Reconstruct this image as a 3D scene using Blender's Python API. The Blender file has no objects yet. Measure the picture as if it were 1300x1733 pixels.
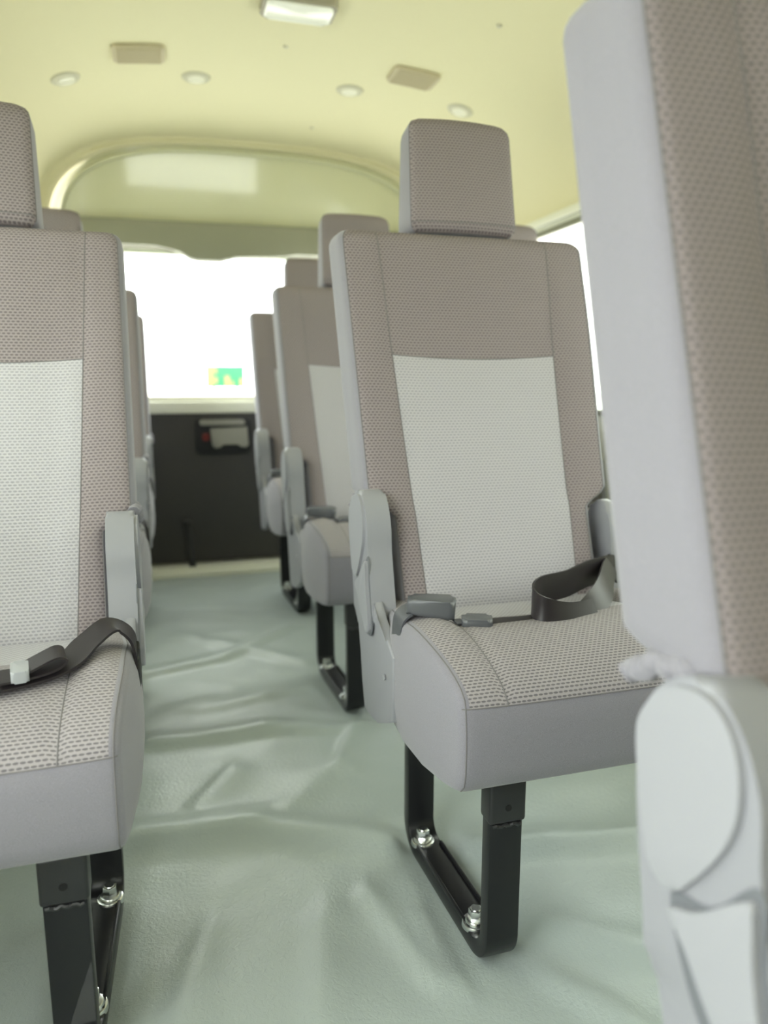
import bpy, bmesh, math
import numpy as np
from mathutils import Vector, Matrix, noise

# ------------------------------------------------------------------ camera, world, exposure
SC = bpy.context.scene
COL = SC.collection
EYE = Vector((0.0, 0.0, 0.84))
cam_d = bpy.data.cameras.new('camera')
cam = bpy.data.objects.new('camera', cam_d)
COL.objects.link(cam)
cam_d.sensor_fit = 'VERTICAL'
cam_d.sensor_height = 36.0
cam_d.lens = 1250.0 / 1733.0 * 36.0
cam_d.clip_start = 0.02
RIGHT = Vector((0.95882695, -0.28399097, 0.0))
UP = Vector((0.04955126, 0.16729787, 0.9846604))
FWD = Vector((0.27963466, 0.94411893, -0.17448182))
m = Matrix((RIGHT, UP, -FWD)).transposed().to_4x4()
m.translation = EYE
cam.matrix_world = m
cam_d.dof.use_dof = True
cam_d.dof.focus_distance = 1.02
cam_d.dof.aperture_fstop = 2.7
SC.camera = cam

SC.view_settings.view_transform = 'Standard'
SC.view_settings.look = 'None'
SC.view_settings.gamma = 1.0
SC.view_settings.use_curve_mapping = False
SC.view_settings.exposure = 1.27

W = bpy.data.worlds.new('overcast_sky')
SC.world = W
W.use_nodes = True
W.node_tree.nodes['Background'].inputs['Color'].default_value = (0.98, 0.95, 1.0, 1)
W.node_tree.nodes['Background'].inputs['Strength'].default_value = 4.2
SC.cycles.max_bounces = 10
SC.cycles.diffuse_bounces = 6
SC.cycles.use_denoising = True

XC, HW = 0.42, 0.96            # centre line and half width of the cabin
XL, XR = XC - HW, XC + HW
YB, YF = 3.39, -1.75           # tailgate and windscreen planes
ZROOF, ZRAIL = 1.85, 1.42


def portal(name, loc, direction, sx, sy):
    l = bpy.data.lights.new(name, 'AREA')
    l.shape = 'RECTANGLE'
    l.size, l.size_y = sx, sy
    l.cycles.is_portal = True
    o = bpy.data.objects.new(name, l)
    COL.objects.link(o)
    o.location = loc
    o.rotation_euler = Vector(direction).to_track_quat('-Z', 'Z').to_euler()
    return o


WIN_Z0, WIN_Z1 = 0.74, 1.375
portal('tailgate_daylight', (XC, YB + 0.15, 1.08), (0, -1, 0), 1.7, 0.72)
portal('windscreen_daylight', (XC, YF - 0.1, 1.31), (0, 1, 0), 1.35, 0.36)
portal('right_window_daylight', (XR + 0.08, 1.72, 1.06), (-1, 0, 0), 2.8, 0.66)
portal('left_window_daylight', (XL - 0.08, 1.96, 1.06), (1, 0, 0), 2.55, 0.66)
portal('added_front_left_window_daylight', (XL - 0.1, 0.12, 0.90), (1, 0, 0), 1.0, 0.98)  # portal for the added low window beside the near seat


# ------------------------------------------------------------------ materials
def new_mat(name, color, rough=0.6, metal=0.0, spec=0.5, coat=0.0):
    mt = bpy.data.materials.new(name)
    mt.use_nodes = True
    b = mt.node_tree.nodes['Principled BSDF']
    b.inputs['Base Color'].default_value = (*color, 1)
    b.inputs['Roughness'].default_value = rough
    b.inputs['Metallic'].default_value = metal
    b.inputs['Specular IOR Level'].default_value = spec
    b.inputs['Coat Weight'].default_value = coat
    return mt


def N(mt, kind, **kw):
    n = mt.node_tree.nodes.new(kind)
    for k, v in kw.items():
        setattr(n, k, v)
    return n


def math_n(mt, op, a, b=None, c=None):
    n = N(mt, 'ShaderNodeMath', operation=op)
    for i, v in enumerate((a, b, c)):
        if v is None:
            continue
        if isinstance(v, (int, float)):
            n.inputs[i].default_value = v
        else:
            mt.node_tree.links.new(v, n.inputs[i])
    return n.outputs[0]


def add_bump(mt, height, strength, dist):
    b = N(mt, 'ShaderNodeBump')
    b.inputs['Strength'].default_value = strength
    b.inputs['Distance'].default_value = dist
    mt.node_tree.links.new(height, b.inputs['Height'])
    mt.node_tree.links.new(b.outputs[0], mt.node_tree.nodes['Principled BSDF'].inputs['Normal'])


def noise_bump(mt, scale, strength, dist, detail=2.0):
    tc = N(mt, 'ShaderNodeTexCoord')
    nz = N(mt, 'ShaderNodeTexNoise')
    nz.inputs['Scale'].default_value = scale
    nz.inputs['Detail'].default_value = detail
    mt.node_tree.links.new(tc.outputs['Object'], nz.inputs['Vector'])
    add_bump(mt, nz.outputs[0], strength, dist)
    return nz


def mesh_fabric(name, light, dark, pw=0.0088, ph=0.0056, kx=2.6, ky=3.3):
    """woven honeycomb fabric: staggered dark cells between light threads, in metres of UV"""
    mt = new_mat(name, light, 0.92, spec=0.25)
    L = mt.node_tree.links
    uv = N(mt, 'ShaderNodeUVMap')
    sp = N(mt, 'ShaderNodeSeparateXYZ')
    L.new(uv.outputs[0], sp.inputs[0])
    v = math_n(mt, 'DIVIDE', sp.outputs[1], ph)
    row = math_n(mt, 'FLOOR', v)
    odd = math_n(mt, 'MULTIPLY', math_n(mt, 'FLOORED_MODULO', row, 2.0), 0.5)
    u = math_n(mt, 'ADD', math_n(mt, 'DIVIDE', sp.outputs[0], pw), odd)
    fx = math_n(mt, 'SUBTRACT', math_n(mt, 'FRACT', u), 0.5)
    fy = math_n(mt, 'SUBTRACT', math_n(mt, 'FRACT', v), 0.5)
    dx = math_n(mt, 'POWER', math_n(mt, 'ABSOLUTE', math_n(mt, 'MULTIPLY', fx, kx)), 2.0)
    dy = math_n(mt, 'POWER', math_n(mt, 'ABSOLUTE', math_n(mt, 'MULTIPLY', fy, ky)), 2.0)
    d = math_n(mt, 'ADD', dx, dy)
    mr = N(mt, 'ShaderNodeMapRange', interpolation_type='SMOOTHSTEP')
    mr.inputs['From Min'].default_value = 0.45
    mr.inputs['From Max'].default_value = 1.35
    L.new(d, mr.inputs['Value'])
    # fine thread grain
    tc = N(mt, 'ShaderNodeTexCoord')
    nz = N(mt, 'ShaderNodeTexNoise')
    nz.inputs['Scale'].default_value = 700
    L.new(tc.outputs['Object'], nz.inputs['Vector'])
    fac = math_n(mt, 'MULTIPLY_ADD', nz.outputs[0], 0.35, math_n(mt, 'SUBTRACT', mr.outputs[0], 0.175))
    mx = N(mt, 'ShaderNodeMix', data_type='RGBA')
    mx.inputs[6].default_value = (*dark, 1)
    mx.inputs[7].default_value = (*light, 1)
    L.new(fac, mx.inputs[0])
    L.new(mx.outputs[2], mt.node_tree.nodes['Principled BSDF'].inputs['Base Color'])
    add_bump(mt, mr.outputs[0], 0.5, 0.0012)
    return mt


def plain_fabric(name, c, amt=0.14):
    mt = new_mat(name, c, 0.9, spec=0.25)
    L = mt.node_tree.links
    nz = noise_bump(mt, 1300, 0.35, 0.0006)
    mr = N(mt, 'ShaderNodeMapRange')
    mr.inputs['From Min'].default_value = 0.3
    mr.inputs['From Max'].default_value = 0.7
    L.new(nz.outputs[0], mr.inputs['Value'])
    mx = N(mt, 'ShaderNodeMix', data_type='RGBA')
    mx.inputs[6].default_value = (*[x * (1 - amt) for x in c], 1)
    mx.inputs[7].default_value = (*[min(1, x * (1 + amt)) for x in c], 1)
    L.new(mr.outputs[0], mx.inputs[0])
    L.new(mx.outputs[2], mt.node_tree.nodes['Principled BSDF'].inputs['Base Color'])
    mt.node_tree.nodes['Principled BSDF'].inputs['Sheen Weight'].default_value = 0.25
    return mt


TAUPE = mesh_fabric('taupe_mesh_fabric', (0.275, 0.238, 0.245), (0.148, 0.125, 0.132), 0.0074, 0.0052)
INSERT = mesh_fabric('pale_mesh_fabric', (0.445, 0.43, 0.46), (0.31, 0.30, 0.325), 0.0074, 0.0052)
CUSHTOP = mesh_fabric('cushion_mesh_fabric', (0.315, 0.29, 0.302), (0.145, 0.133, 0.143), 0.0074, 0.0052, 2.3, 4.0)
PLAIN = plain_fabric('plain_grey_fabric', (0.215, 0.205, 0.235))
SEAM = new_mat('seam_thread', (0.16, 0.15, 0.155), 0.9)
PLASTIC = new_mat('grey_plastic', (0.25, 0.25, 0.275), 0.42)
noise_bump(PLASTIC, 900, 0.15, 0.0004)
PLASTIC2 = new_mat('grey_plastic_lever', (0.29, 0.29, 0.315), 0.38)
GAP_SHADE = new_mat('painted_gap_shade', (0.13, 0.135, 0.15), 0.5)  # darker plastic colour carries the shade of the lever slot
STEEL = new_mat('black_painted_steel', (0.009, 0.009, 0.011), 0.33, spec=0.4)
STEEL_F = new_mat('black_painted_steel_matt', (0.016, 0.016, 0.018), 0.38, spec=0.5)
ZINC = new_mat('zinc_plated_steel', (0.72, 0.74, 0.74), 0.25, metal=1.0)
HOLE_DARK = new_mat('painted_hole_shade', (0.004, 0.004, 0.004), 0.9)  # near-black that stands in for the shade inside a hole
BELT = new_mat('dark_belt_webbing', (0.018, 0.014, 0.016), 0.42, spec=0.45)
BUCKLE = new_mat('grey_buckle_plastic', (0.085, 0.088, 0.098), 0.35)
CLIP = new_mat('clear_grey_clip', (0.33, 0.34, 0.36), 0.25)
POST = new_mat('headrest_post_metal', (0.35, 0.36, 0.37), 0.3, metal=0.8)
HEADLINER = new_mat('cream_headliner', (0.69, 0.65, 0.445), 0.85, spec=0.2)
noise_bump(HEADLINER, 500, 0.12, 0.0005)
GLOSS = new_mat('glossy_cream_paint', (0.60, 0.60, 0.42), 0.10, coat=0.6)
TRIMM = new_mat('tailgate_upper_trim', (0.25, 0.25, 0.185), 0.6)
CREAM = new_mat('cream_trim', (0.74, 0.74, 0.62), 0.5)
CHARC = new_mat('charcoal_panel', (0.05, 0.047, 0.045), 0.7)
BEZEL = new_mat('black_plastic', (0.012, 0.012, 0.012), 0.5)
HANDLE = new_mat('grey_handle', (0.30, 0.29, 0.25), 0.45)
RED = new_mat('dark_red_plastic', (0.16, 0.02, 0.015), 0.5)
GRILLE = new_mat('beige_grille', (0.50, 0.44, 0.30), 0.7)
SPOT = new_mat('beige_spot_ring', (0.50, 0.48, 0.36), 0.5)
SPOTL = new_mat('spot_lens', (0.80, 0.78, 0.66), 0.3)
DLENS = new_mat('dome_lens', (0.92, 0.92, 0.86), 0.2)
DFRAME = new_mat('dome_frame', (0.34, 0.31, 0.24), 0.5)
GASKET = new_mat('window_gasket', (0.18, 0.18, 0.12), 0.6)
PALE = new_mat('painted_metal_sill', (0.85, 0.85, 0.72), 0.4)
GROUND = new_mat('pale_concrete', (0.62, 0.61, 0.58), 0.9)
noise_bump(GROUND, 8, 0.2, 0.01)
SIGN_G = new_mat('green_sign_face', (0.004, 0.17, 0.045), 0.5)
SIGN_Y = new_mat('yellow_sign_marks', (0.22, 0.32, 0.05), 0.5)
SIGN_P = new_mat('sign_post_metal', (0.6, 0.6, 0.58), 0.5)
YWALL = new_mat('cream_outside_wall', (0.75, 0.68, 0.48), 0.9)
WRAP = new_mat('clear_film', (0.9, 0.9, 0.95), 0.1)
WRAP.node_tree.nodes['Principled BSDF'].inputs['Alpha'].default_value = 0.05

# floor vinyl
VINYL = new_mat('green_grey_vinyl', (0.385, 0.435, 0.43), 0.34, spec=0.5)
_tc = N(VINYL, 'ShaderNodeTexCoord')
_n1 = N(VINYL, 'ShaderNodeTexNoise')
_n1.inputs['Scale'].default_value = 150
_n1.inputs['Detail'].default_value = 3
_n1.inputs['Distortion'].default_value = 0.8
VINYL.node_tree.links.new(_tc.outputs['Object'], _n1.inputs['Vector'])
add_bump(VINYL, _n1.outputs[0], 0.5, 0.0022)

GLASS = bpy.data.materials.new('window_glass')
GLASS.use_nodes = True
_nt = GLASS.node_tree
_nt.nodes.remove(_nt.nodes['Principled BSDF'])
_tr = _nt.nodes.new('ShaderNodeBsdfTransparent')
_tr.inputs[0].default_value = (0.92, 0.965, 0.915, 1)
_gl = _nt.nodes.new('ShaderNodeBsdfGlossy')
_gl.inputs['Roughness'].default_value = 0.02
_fr = _nt.nodes.new('ShaderNodeFresnel')
_fr.inputs[0].default_value = 1.45
_mx = _nt.nodes.new('ShaderNodeMixShader')
_geo = _nt.nodes.new('ShaderNodeNewGeometry')
_inv = _nt.nodes.new('ShaderNodeMath'); _inv.operation = 'SUBTRACT'; _inv.inputs[0].default_value = 1.0
_nt.links.new(_geo.outputs['Backfacing'], _inv.inputs[1])
_mul = _nt.nodes.new('ShaderNodeMath'); _mul.operation = 'MULTIPLY'
_nt.links.new(_fr.outputs[0], _mul.inputs[0]); _nt.links.new(_inv.outputs[0], _mul.inputs[1])
_nt.links.new(_mul.outputs[0], _mx.inputs[0])
_nt.links.new(_tr.outputs[0], _mx.inputs[1])
_nt.links.new(_gl.outputs[0], _mx.inputs[2])
_nt.links.new(_mx.outputs[0], _nt.nodes['Material Output'].inputs[0])


GLASS_T = GLASS.copy()                     # lightly tinted passenger windows
GLASS_T.name = 'tinted_window_glass'
for _n in GLASS_T.node_tree.nodes:
    if _n.type == 'BSDF_TRANSPARENT':
        _n.inputs[0].default_value = (0.76, 0.81, 0.74, 1)

# ------------------------------------------------------------------ helpers
def link_mesh(name, verts, faces, mats, parent=None, fm=None, uvs=None, smooth=True, sharp=40):
    me = bpy.data.meshes.new(name)
    me.from_pydata([tuple(v) for v in verts], [], [tuple(f) for f in faces])
    for mt in (mats if isinstance(mats, (list, tuple)) else [mats]):
        me.materials.append(mt)
    if fm is not None:
        me.polygons.foreach_set('material_index', fm)
    if uvs is not None:
        ul = me.uv_layers.new(name='UVMap')
        for lp in me.loops:
            ul.data[lp.index].uv = uvs[lp.vertex_index]
    bm = bmesh.new()
    bm.from_mesh(me)
    bmesh.ops.recalc_face_normals(bm, faces=bm.faces)
    bm.to_mesh(me)
    bm.free()
    if smooth:
        me.shade_smooth()
        if sharp:
            me.set_sharp_from_angle(angle=math.radians(sharp))
    o = bpy.data.objects.new(name, me)
    COL.objects.link(o)
    if parent is not None:
        o.parent = parent
    return o


def bm_obj(name, bm, mat, parent=None, smooth=True, sharp=40):
    me = bpy.data.meshes.new(name)
    bmesh.ops.recalc_face_normals(bm, faces=bm.faces)
    bm.to_mesh(me)
    bm.free()
    for mt in (mat if isinstance(mat, (list, tuple)) else [mat]):
        me.materials.append(mt)
    if smooth:
        me.shade_smooth()
        me.set_sharp_from_angle(angle=math.radians(sharp))
    o = bpy.data.objects.new(name, me)
    COL.objects.link(o)
    if parent is not None:
        o.parent = parent
    return o


def bm_box(bm, x0, x1, y0, y1, z0, z1, bev=0.0, seg=2):
    b = bmesh.new()
    bmesh.ops.create_cube(b, size=1)
    for v in b.verts:
        v.co = Vector(((x0 + x1) / 2 + v.co.x * (x1 - x0), (y0 + y1) / 2 + v.co.y * (y1 - y0), (z0 + z1) / 2 + v.co.z * (z1 - z0)))
    if bev > 0:
        bmesh.ops.bevel(b, geom=b.edges[:] + b.verts[:], offset=bev, segments=seg, affect='EDGES', profile=0.5)
    merge(bm, b)


def merge(bm, b):
    me = bpy.data.meshes.new('tmp')
    b.to_mesh(me)
    b.free()
    bm.from_mesh(me)
    bpy.data.meshes.remove(me)


def bm_cyl(bm, p0, p1, r0, r1=None, seg=24, bev=0.0):
    r1 = r0 if r1 is None else r1
    p0, p1 = Vector(p0), Vector(p1)
    b = bmesh.new()
    bmesh.ops.create_cone(b, cap_ends=True, segments=seg, radius1=r0, radius2=r1, depth=(p1 - p0).length)
    if bev > 0:
        ed = [e for e in b.edges if len(e.link_faces) == 2 and any(len(f.verts) > 4 for f in e.link_faces)]
        bmesh.ops.bevel(b, geom=ed, offset=bev, segments=2, affect='EDGES', profile=0.5)
    q = (p1 - p0).to_track_quat('Z', 'Y').to_matrix().to_4x4()
    q.translation = (p0 + p1) / 2
    bmesh.ops.transform(b, matrix=q, verts=b.verts[:])
    merge(bm, b)


def smooth_path(pts, n=8, closed=False):
    """Catmull-Rom through points"""
    P = [Vector(p) for p in pts]
    out = []
    cnt = len(P) if closed else len(P) - 1
    for i in range(cnt):
        if closed:
            a, b, c, d = P[i - 1], P[i], P[(i + 1) % len(P)], P[(i + 2) % len(P)]
        else:
            a, b, c, d = P[max(i - 1, 0)], P[i], P[i + 1], P[min(i + 2, len(P) - 1)]
        for k in range(n):
            t = k / n
            out.append(0.5 * ((2 * b) + (c - a) * t + (2 * a - 5 * b + 4 * c - d) * t * t + (3 * b - a - 3 * c + d) * t ** 3))
    if not closed:
        out.append(P[-1])
    return out


def tube(bm, pts, r, seg=8):
    pts = [Vector(p) for p in pts]
    rings = []
    up = Vector((0, 0, 1))
    for i, p in enumerate(pts):
        t = (pts[min(i + 1, len(pts) - 1)] - pts[max(i - 1, 0)]).normalized()
        if abs(t.dot(up)) > 0.97:
            up = Vector((1, 0, 0)) if abs(t.x) < 0.9 else Vector((0, 1, 0))
        a = (up - t * up.dot(t)).normalized()
        b = t.cross(a)
        up = a
        rings.append([bm.verts.new(p + r * (a * math.cos(2 * math.pi * k / seg) + b * math.sin(2 * math.pi * k / seg))) for k in range(seg)])
    for i in range(len(rings) - 1):
        for k in range(seg):
            bm.faces.new((rings[i][k], rings[i][(k + 1) % seg], rings[i + 1][(k + 1) % seg], rings[i + 1][k]))
    bm.faces.new(rings[0][::-1])
    bm.faces.new(rings[-1])


def rect_sweep(bm, pts, wvec, w, th, rb=0.003):
    """bar of rectangular section (w along wvec, th across) swept along pts, edges chamfered"""
    pts = [Vector(p) for p in pts]
    wv = Vector(wvec).normalized()
    rings = []
    for i, p in enumerate(pts):
        t = (pts[min(i + 1, len(pts) - 1)] - pts[max(i - 1, 0)]).normalized()
        n = t.cross(wv).normalized()
        a, b = w / 2, th / 2
        sec = []
        for sx, sy in ((1, 1), (-1, 1), (-1, -1), (1, -1)):
            c = (sx * (a - rb), sy * (b - rb))
            angs = {(1, 1): (0, 45, 90), (-1, 1): (90, 135, 180), (-1, -1): (180, 225, 270), (1, -1): (270, 315, 360)}[(sx, sy)]
            for an in angs:
                sec.append((c[0] + rb * math.cos(math.radians(an)), c[1] + rb * math.sin(math.radians(an))))
        rings.append([bm.verts.new(p + wv * x + n * y) for x, y in sec])
    K = len(rings[0])
    for i in range(len(rings) - 1):
        for k in range(K):
            bm.faces.new((rings[i][k], rings[i][(k + 1) % K], rings[i + 1][(k + 1) % K], rings[i + 1][k]))
    bm.faces.new(rings[0][::-1])
    bm.faces.new(rings[-1])


def ribbon(bm, pts, wvecs, w, th=0.0016, nsub=8):
    """webbing: pts path, wvecs the width direction at each point"""
    P = smooth_path(pts, nsub)
    Wv = smooth_path(wvecs, nsub)
    rings = []
    for i, p in enumerate(P):
        t = (P[min(i + 1, len(P) - 1)] - P[max(i - 1, 0)]).normalized()
        a = Wv[i] - t * Wv[i].dot(t)
        a.normalize()
        n = t.cross(a)
        hw = w / 2
        rings.append([bm.verts.new(p + a * x + n * y) for x, y in ((-hw, -th), (-hw * .6, -th * .8), (0, -th), (hw * .6, -th * .8), (hw, -th), (hw, th), (hw * .6, th * 1.2), (0, th), (-hw * .6, th * 1.2), (-hw, th))])
    K = len(rings[0])
    for i in range(len(rings) - 1):
        for k in range(K):
            bm.faces.new((rings[i][k], rings[i][(k + 1) % K], rings[i + 1][(k + 1) % K], rings[i + 1][k]))
    bm.faces.new(rings[0][::-1])
    bm.faces.new(rings[-1])


def prism(bm, outline, axis, a0, a1, bev=0.0, seg=2, dome=0.0):
    """closed outline (two coordinates) pushed along an axis, rims bevelled"""
    b = bmesh.new()
    def mk(u, v, w):
        return (w, u, v) if axis == 'x' else ((u, w, v) if axis == 'y' else (u, v, w))
    lo = [b.verts.new(mk(u, v, a0)) for u, v in outline]
    hi = [b.verts.new(mk(u, v, a1)) for u, v in outline]
    n = len(outline)
    for i in range(n):
        b.faces.new((lo[i], lo[(i + 1) % n], hi[(i + 1) % n], hi[i]))
    f0 = b.faces.new(lo[::-1])
    f1 = b.faces.new(hi)
    if bev > 0:
        ed = list(f0.edges) + list(f1.edges)
        bmesh.ops.bevel(b, geom=ed, offset=bev, segments=seg, affect='EDGES', profile=0.5, clamp_overlap=True)
    merge(bm, b)


def rrect(x0, x1, y0, y1, r, n=5):
    out = []
    for cx, cy, a0 in ((x1 - r, y1 - r, 0), (x0 + r, y1 - r, 90), (x0 + r, y0 + r, 180), (x1 - r, y0 + r, 270)):
        for k in range(n + 1):
            a = math.radians(a0 + 90 * k / n)
            out.append((cx + r * math.cos(a), cy + r * math.sin(a)))
    return out


def smooth2(pts, n=6):
    return [(p.x, p.y) for p in smooth_path([(a, b, 0) for a, b in pts], n, closed=True)]


def struct(o):
    o['kind'] = 'structure'
    return o


def tag(o, label, cat, group=None):
    o['label'] = label
    o['category'] = cat
    if group:
        o['group'] = group
    return o


def sstep(a, b, x):
    t = min(1.0, max(0.0, (x - a) / (b - a)))
    return t * t * (3 - 2 * t)


# ------------------------------------------------------------------ the cabin shell
# floor: one sheet of vinyl lying in loose folds
FOLDS = [  # x0, y0, x1, y1, height, width
    (-0.16, 1.70, 0.20, 1.69, 0.014, 0.040), (0.20, 1.69, 0.42, 1.63, 0.012, 0.035),
    (-0.20, 1.33, 0.12, 1.30, 0.020, 0.050), (0.12, 1.30, 0.36, 1.16, 0.018, 0.045),
    (0.42, 1.66, 0.33, 1.47, 0.014, 0.030), (0.33, 1.47, 0.20, 1.34, 0.009, 0.045),
    (-0.10, 2.13, 0.15, 2.22, 0.010, 0.030), (0.15, 2.22, 0.38, 2.42, 0.010, 0.030),
    (0.02, 2.45, 0.44, 2.05, 0.008, 0.030), (-0.05, 2.80, 0.40, 2.70, 0.003, 0.04),
    (0.46, 1.12, 0.80, 1.06, 0.018, 0.040), (0.80, 1.06, 1.10, 1.16, 0.012, 0.045),
    (0.28, 1.06, 0.33, 0.86, 0.009, 0.022), (0.34, 0.99, 0.36, 0.84, 0.007, 0.018),
    (0.20, 1.02, 0.16, 0.84, 0.007, 0.035), (0.50, 0.93, 0.72, 0.76, 0.010, 0.035),
    (0.46, 0.86, 0.56, 0.70, 0.009, 0.025), (0.02, 1.05, -0.03, 0.86, 0.006, 0.030),
    (0.10, 1.52, 0.02, 1.40, 0.007, 0.035), (0.30, 1.92, 0.05, 1.86, 0.007, 0.045),
    (-0.14, 0.78, -0.30, 0.62, 0.010, 0.035), (0.62, 1.50, 1.00, 1.40, 0.012, 0.05),
]
nx, ny = 150, 400
fx = np.linspace(XL, XR, nx)
fy = np.linspace(YF, 3.24, ny)
GX, GY = np.meshgrid(fx, fy)
Z = np.zeros_like(GX)
for x0, y0, x1, y1, h, w in FOLDS:
    dx, dy = x1 - x0, y1 - y0
    t = np.clip(((GX - x0) * dx + (GY - y0) * dy) / (dx * dx + dy * dy), 0, 1)
    px, py = GX - (x0 + t * dx), GY - (y0 + t * dy)
    dist = np.hypot(px, py)
    side = np.sign(py if abs(dx) > abs(dy) else px)
    # one steep flank, one gentle flank
    ww = np.where(side < 0, w * 0.62, w * 1.3)
    Z = np.maximum(Z, h * np.exp(-(dist / ww) ** 2)) + 0.25 * np.minimum(Z, h * np.exp(-(dist / ww) ** 2))
for (x, y) in ((0.0, 0.0),):
    for j in range(ny):
        for i in range(nx):
            Z[j, i] += 0.006 * noise.noise(Vector((GX[j, i] * 2.6, GY[j, i] * 4.2, 1.7))) + 0.0022 * noise.noise(Vector((GX[j, i] * 11, GY[j, i] * 14, 5.1)))
# flat where the seat feet are bolted down
AR, AL, AR2 = 0.345, -0.065, 0.865
PITCH = 0.86
for ax, s in ((AR, 1), (AL, -1), (AR2, 1)):
    for r in range(-1, 3):
        cx = ax + s * 0.083
        y0, y1 = 0.84 + PITCH * r, 1.22 + PITCH * r
        ddx = np.maximum(np.abs(GX - cx) - 0.026, 0)
        ddy = np.maximum(np.maximum(y0 - GY, GY - y1), 0)
        k = np.exp(-(np.hypot(ddx, ddy) / 0.028) ** 2)
        Z = Z * (1 - k) + (-0.003) * k
Z = np.clip(Z * 1.35, -0.006, 0.055) - 0.001
vs = np.stack([GX, GY, Z], -1).reshape(-1, 3)
fs = []
for j in range(ny - 1):
    for i in range(nx - 1):
        a = j * nx + i
        fs.append((a, a + 1, a + nx + 1, a + nx))
struct(link_mesh('floor', vs, fs, VINYL, sharp=None))
bm = bmesh.new()
bm_box(bm, XL - 0.05, XR + 0.05, YF - 0.1, YB + 0.1, -0.09, -0.012)
struct(bm_obj('trim_1', bm, GASKET, smooth=False))      # metal floor pan under the vinyl

# ceiling: a lofted headliner that narrows to the arch over the tailgate
def ceil_section(y, nseg=72):
    t = sstep(2.72, 3.36, y)
    a = HW * (1 - t) + 0.878 * t
    z0 = ZRAIL * (1 - t) + 1.40 * t
    h = (ZROOF - ZRAIL) * (1 - t) + 0.438 * t
    n = 3.0
    out = []
    for k in range(nseg + 1):
        th = math.pi * k / nseg
        c, s_ = math.cos(th), math.sin(th)
        out.append((XC - a * math.copysign(abs(c) ** (2 / n), c), y, z0 + h * abs(s_) ** (2 / n)))
    return out
ys = [YF, -1.2, -0.6, 0, 0.6, 1.2, 1.8, 2.3, 2.6] + [2.72 + 0.64 * k / 16 for k in range(17)]
secs = [ceil_section(y) for y in ys]
last = secs[-1]
# rolled lip round the arch, turning back towards the tailgate
def shrink(sec, f, dy):
    return [(XC + (x - XC) * f, y + dy, 1.40 + (z - 1.40) * f) for x, y, z in sec]
lip = [shrink(last, 1.0, 0.008), shrink(last, 0.985, 0.016), shrink(last, 0.965, 0.012), shrink(last, 0.95, 0.02), shrink(last, 0.945, 0.05)]
allsec = secs + lip
K = len(last)
vs, fs = [], []
for s_ in allsec:
    vs += s_
for j in range(len(allsec) - 1):
    for i in range(K - 1):
        a = j * K + i
        fs.append((a, a + 1, a + K + 1, a + K))
struct(link_mesh('ceiling', vs, fs, HEADLINER, sharp=60))

# glossy painted header panel above the tailgate glass, leaning back at its foot
pan = shrink(last, 0.99, 0.03)
pv = [(x, 3.395 + (1.82 - z) * 0.165, z) for x, y, z in pan if z >= 1.44]
bm = bmesh.new()
row = [bm.verts.new(p) for p in pv]
low = [bm.verts.new((p[0], 3.395 + (1.82 - 1.43) * 0.165, 1.43)) for p in pv]
rows = []
for q in range(9):
    f = q / 8
    rows.append([bm.verts.new((a[0], 3.395 + (1.82 - (a[2] * (1 - f) + 1.43 * f)) * 0.165, a[2] * (1 - f) + 1.43 * f)) for a in pv])
for q in range(8):
    for i in range(len(pv) - 1):
        bm.faces.new((rows[q][i], rows[q][i + 1], rows[q + 1][i + 1], rows[q + 1][i]))
for v in row + low:
    bm.verts.remove(v)
header = struct(bm_obj('trim_2', bm, GLOSS))
# pressed rib that follows the arch inside the header panel
bm = bmesh.new()
rib = [(x, 3.385 + (1.82 - z) * 0.165, z) for x, y, z in shrink(last, 0.90, 0) if z >= 1.47]
tube(bm, rib, 0.010, 10)
struct(bm_obj('trim_3', bm, GLOSS))

# side walls with window openings
def wall_boxes(name, xin, xout, openings, zlow, mat):
    x0, x1 = min(xin, xout), max(xin, xout)
    bm = bmesh.new()
    y = YF
    for (a, b, z0, z1) in openings:
        if a > y:
            bm_box(bm, x0, x1, y, a, -0.02, ZRAIL + 0.02)
        if z0 > 0:
            bm_box(bm, x0, x1, a, b, -0.02, z0)
        bm_box(bm, x0, x1, a, b, z1, ZRAIL + 0.02)
        y = b
    bm_box(bm, x0, x1, y, YB, -0.02, ZRAIL + 0.02)
    return struct(bm_obj(name, bm, mat, smooth=False))
RW = [(0.35, 1.35, WIN_Z0, WIN_Z1), (1.50, 3.10, WIN_Z0, WIN_Z1)]
LWN = [(-0.35, 0.60, 0.42, WIN_Z1), (0.72, 1.95, WIN_Z0, WIN_Z1), (2.05, 3.20, WIN_Z0, WIN_Z1)]  # first opening is an unseen low window added to light the near seat
wall_boxes('wall_right', XR, XR + 0.05, RW, 0, CREAM)
wall_boxes('wall_left', XL, XL - 0.05, LWN, 0, CREAM)
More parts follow.
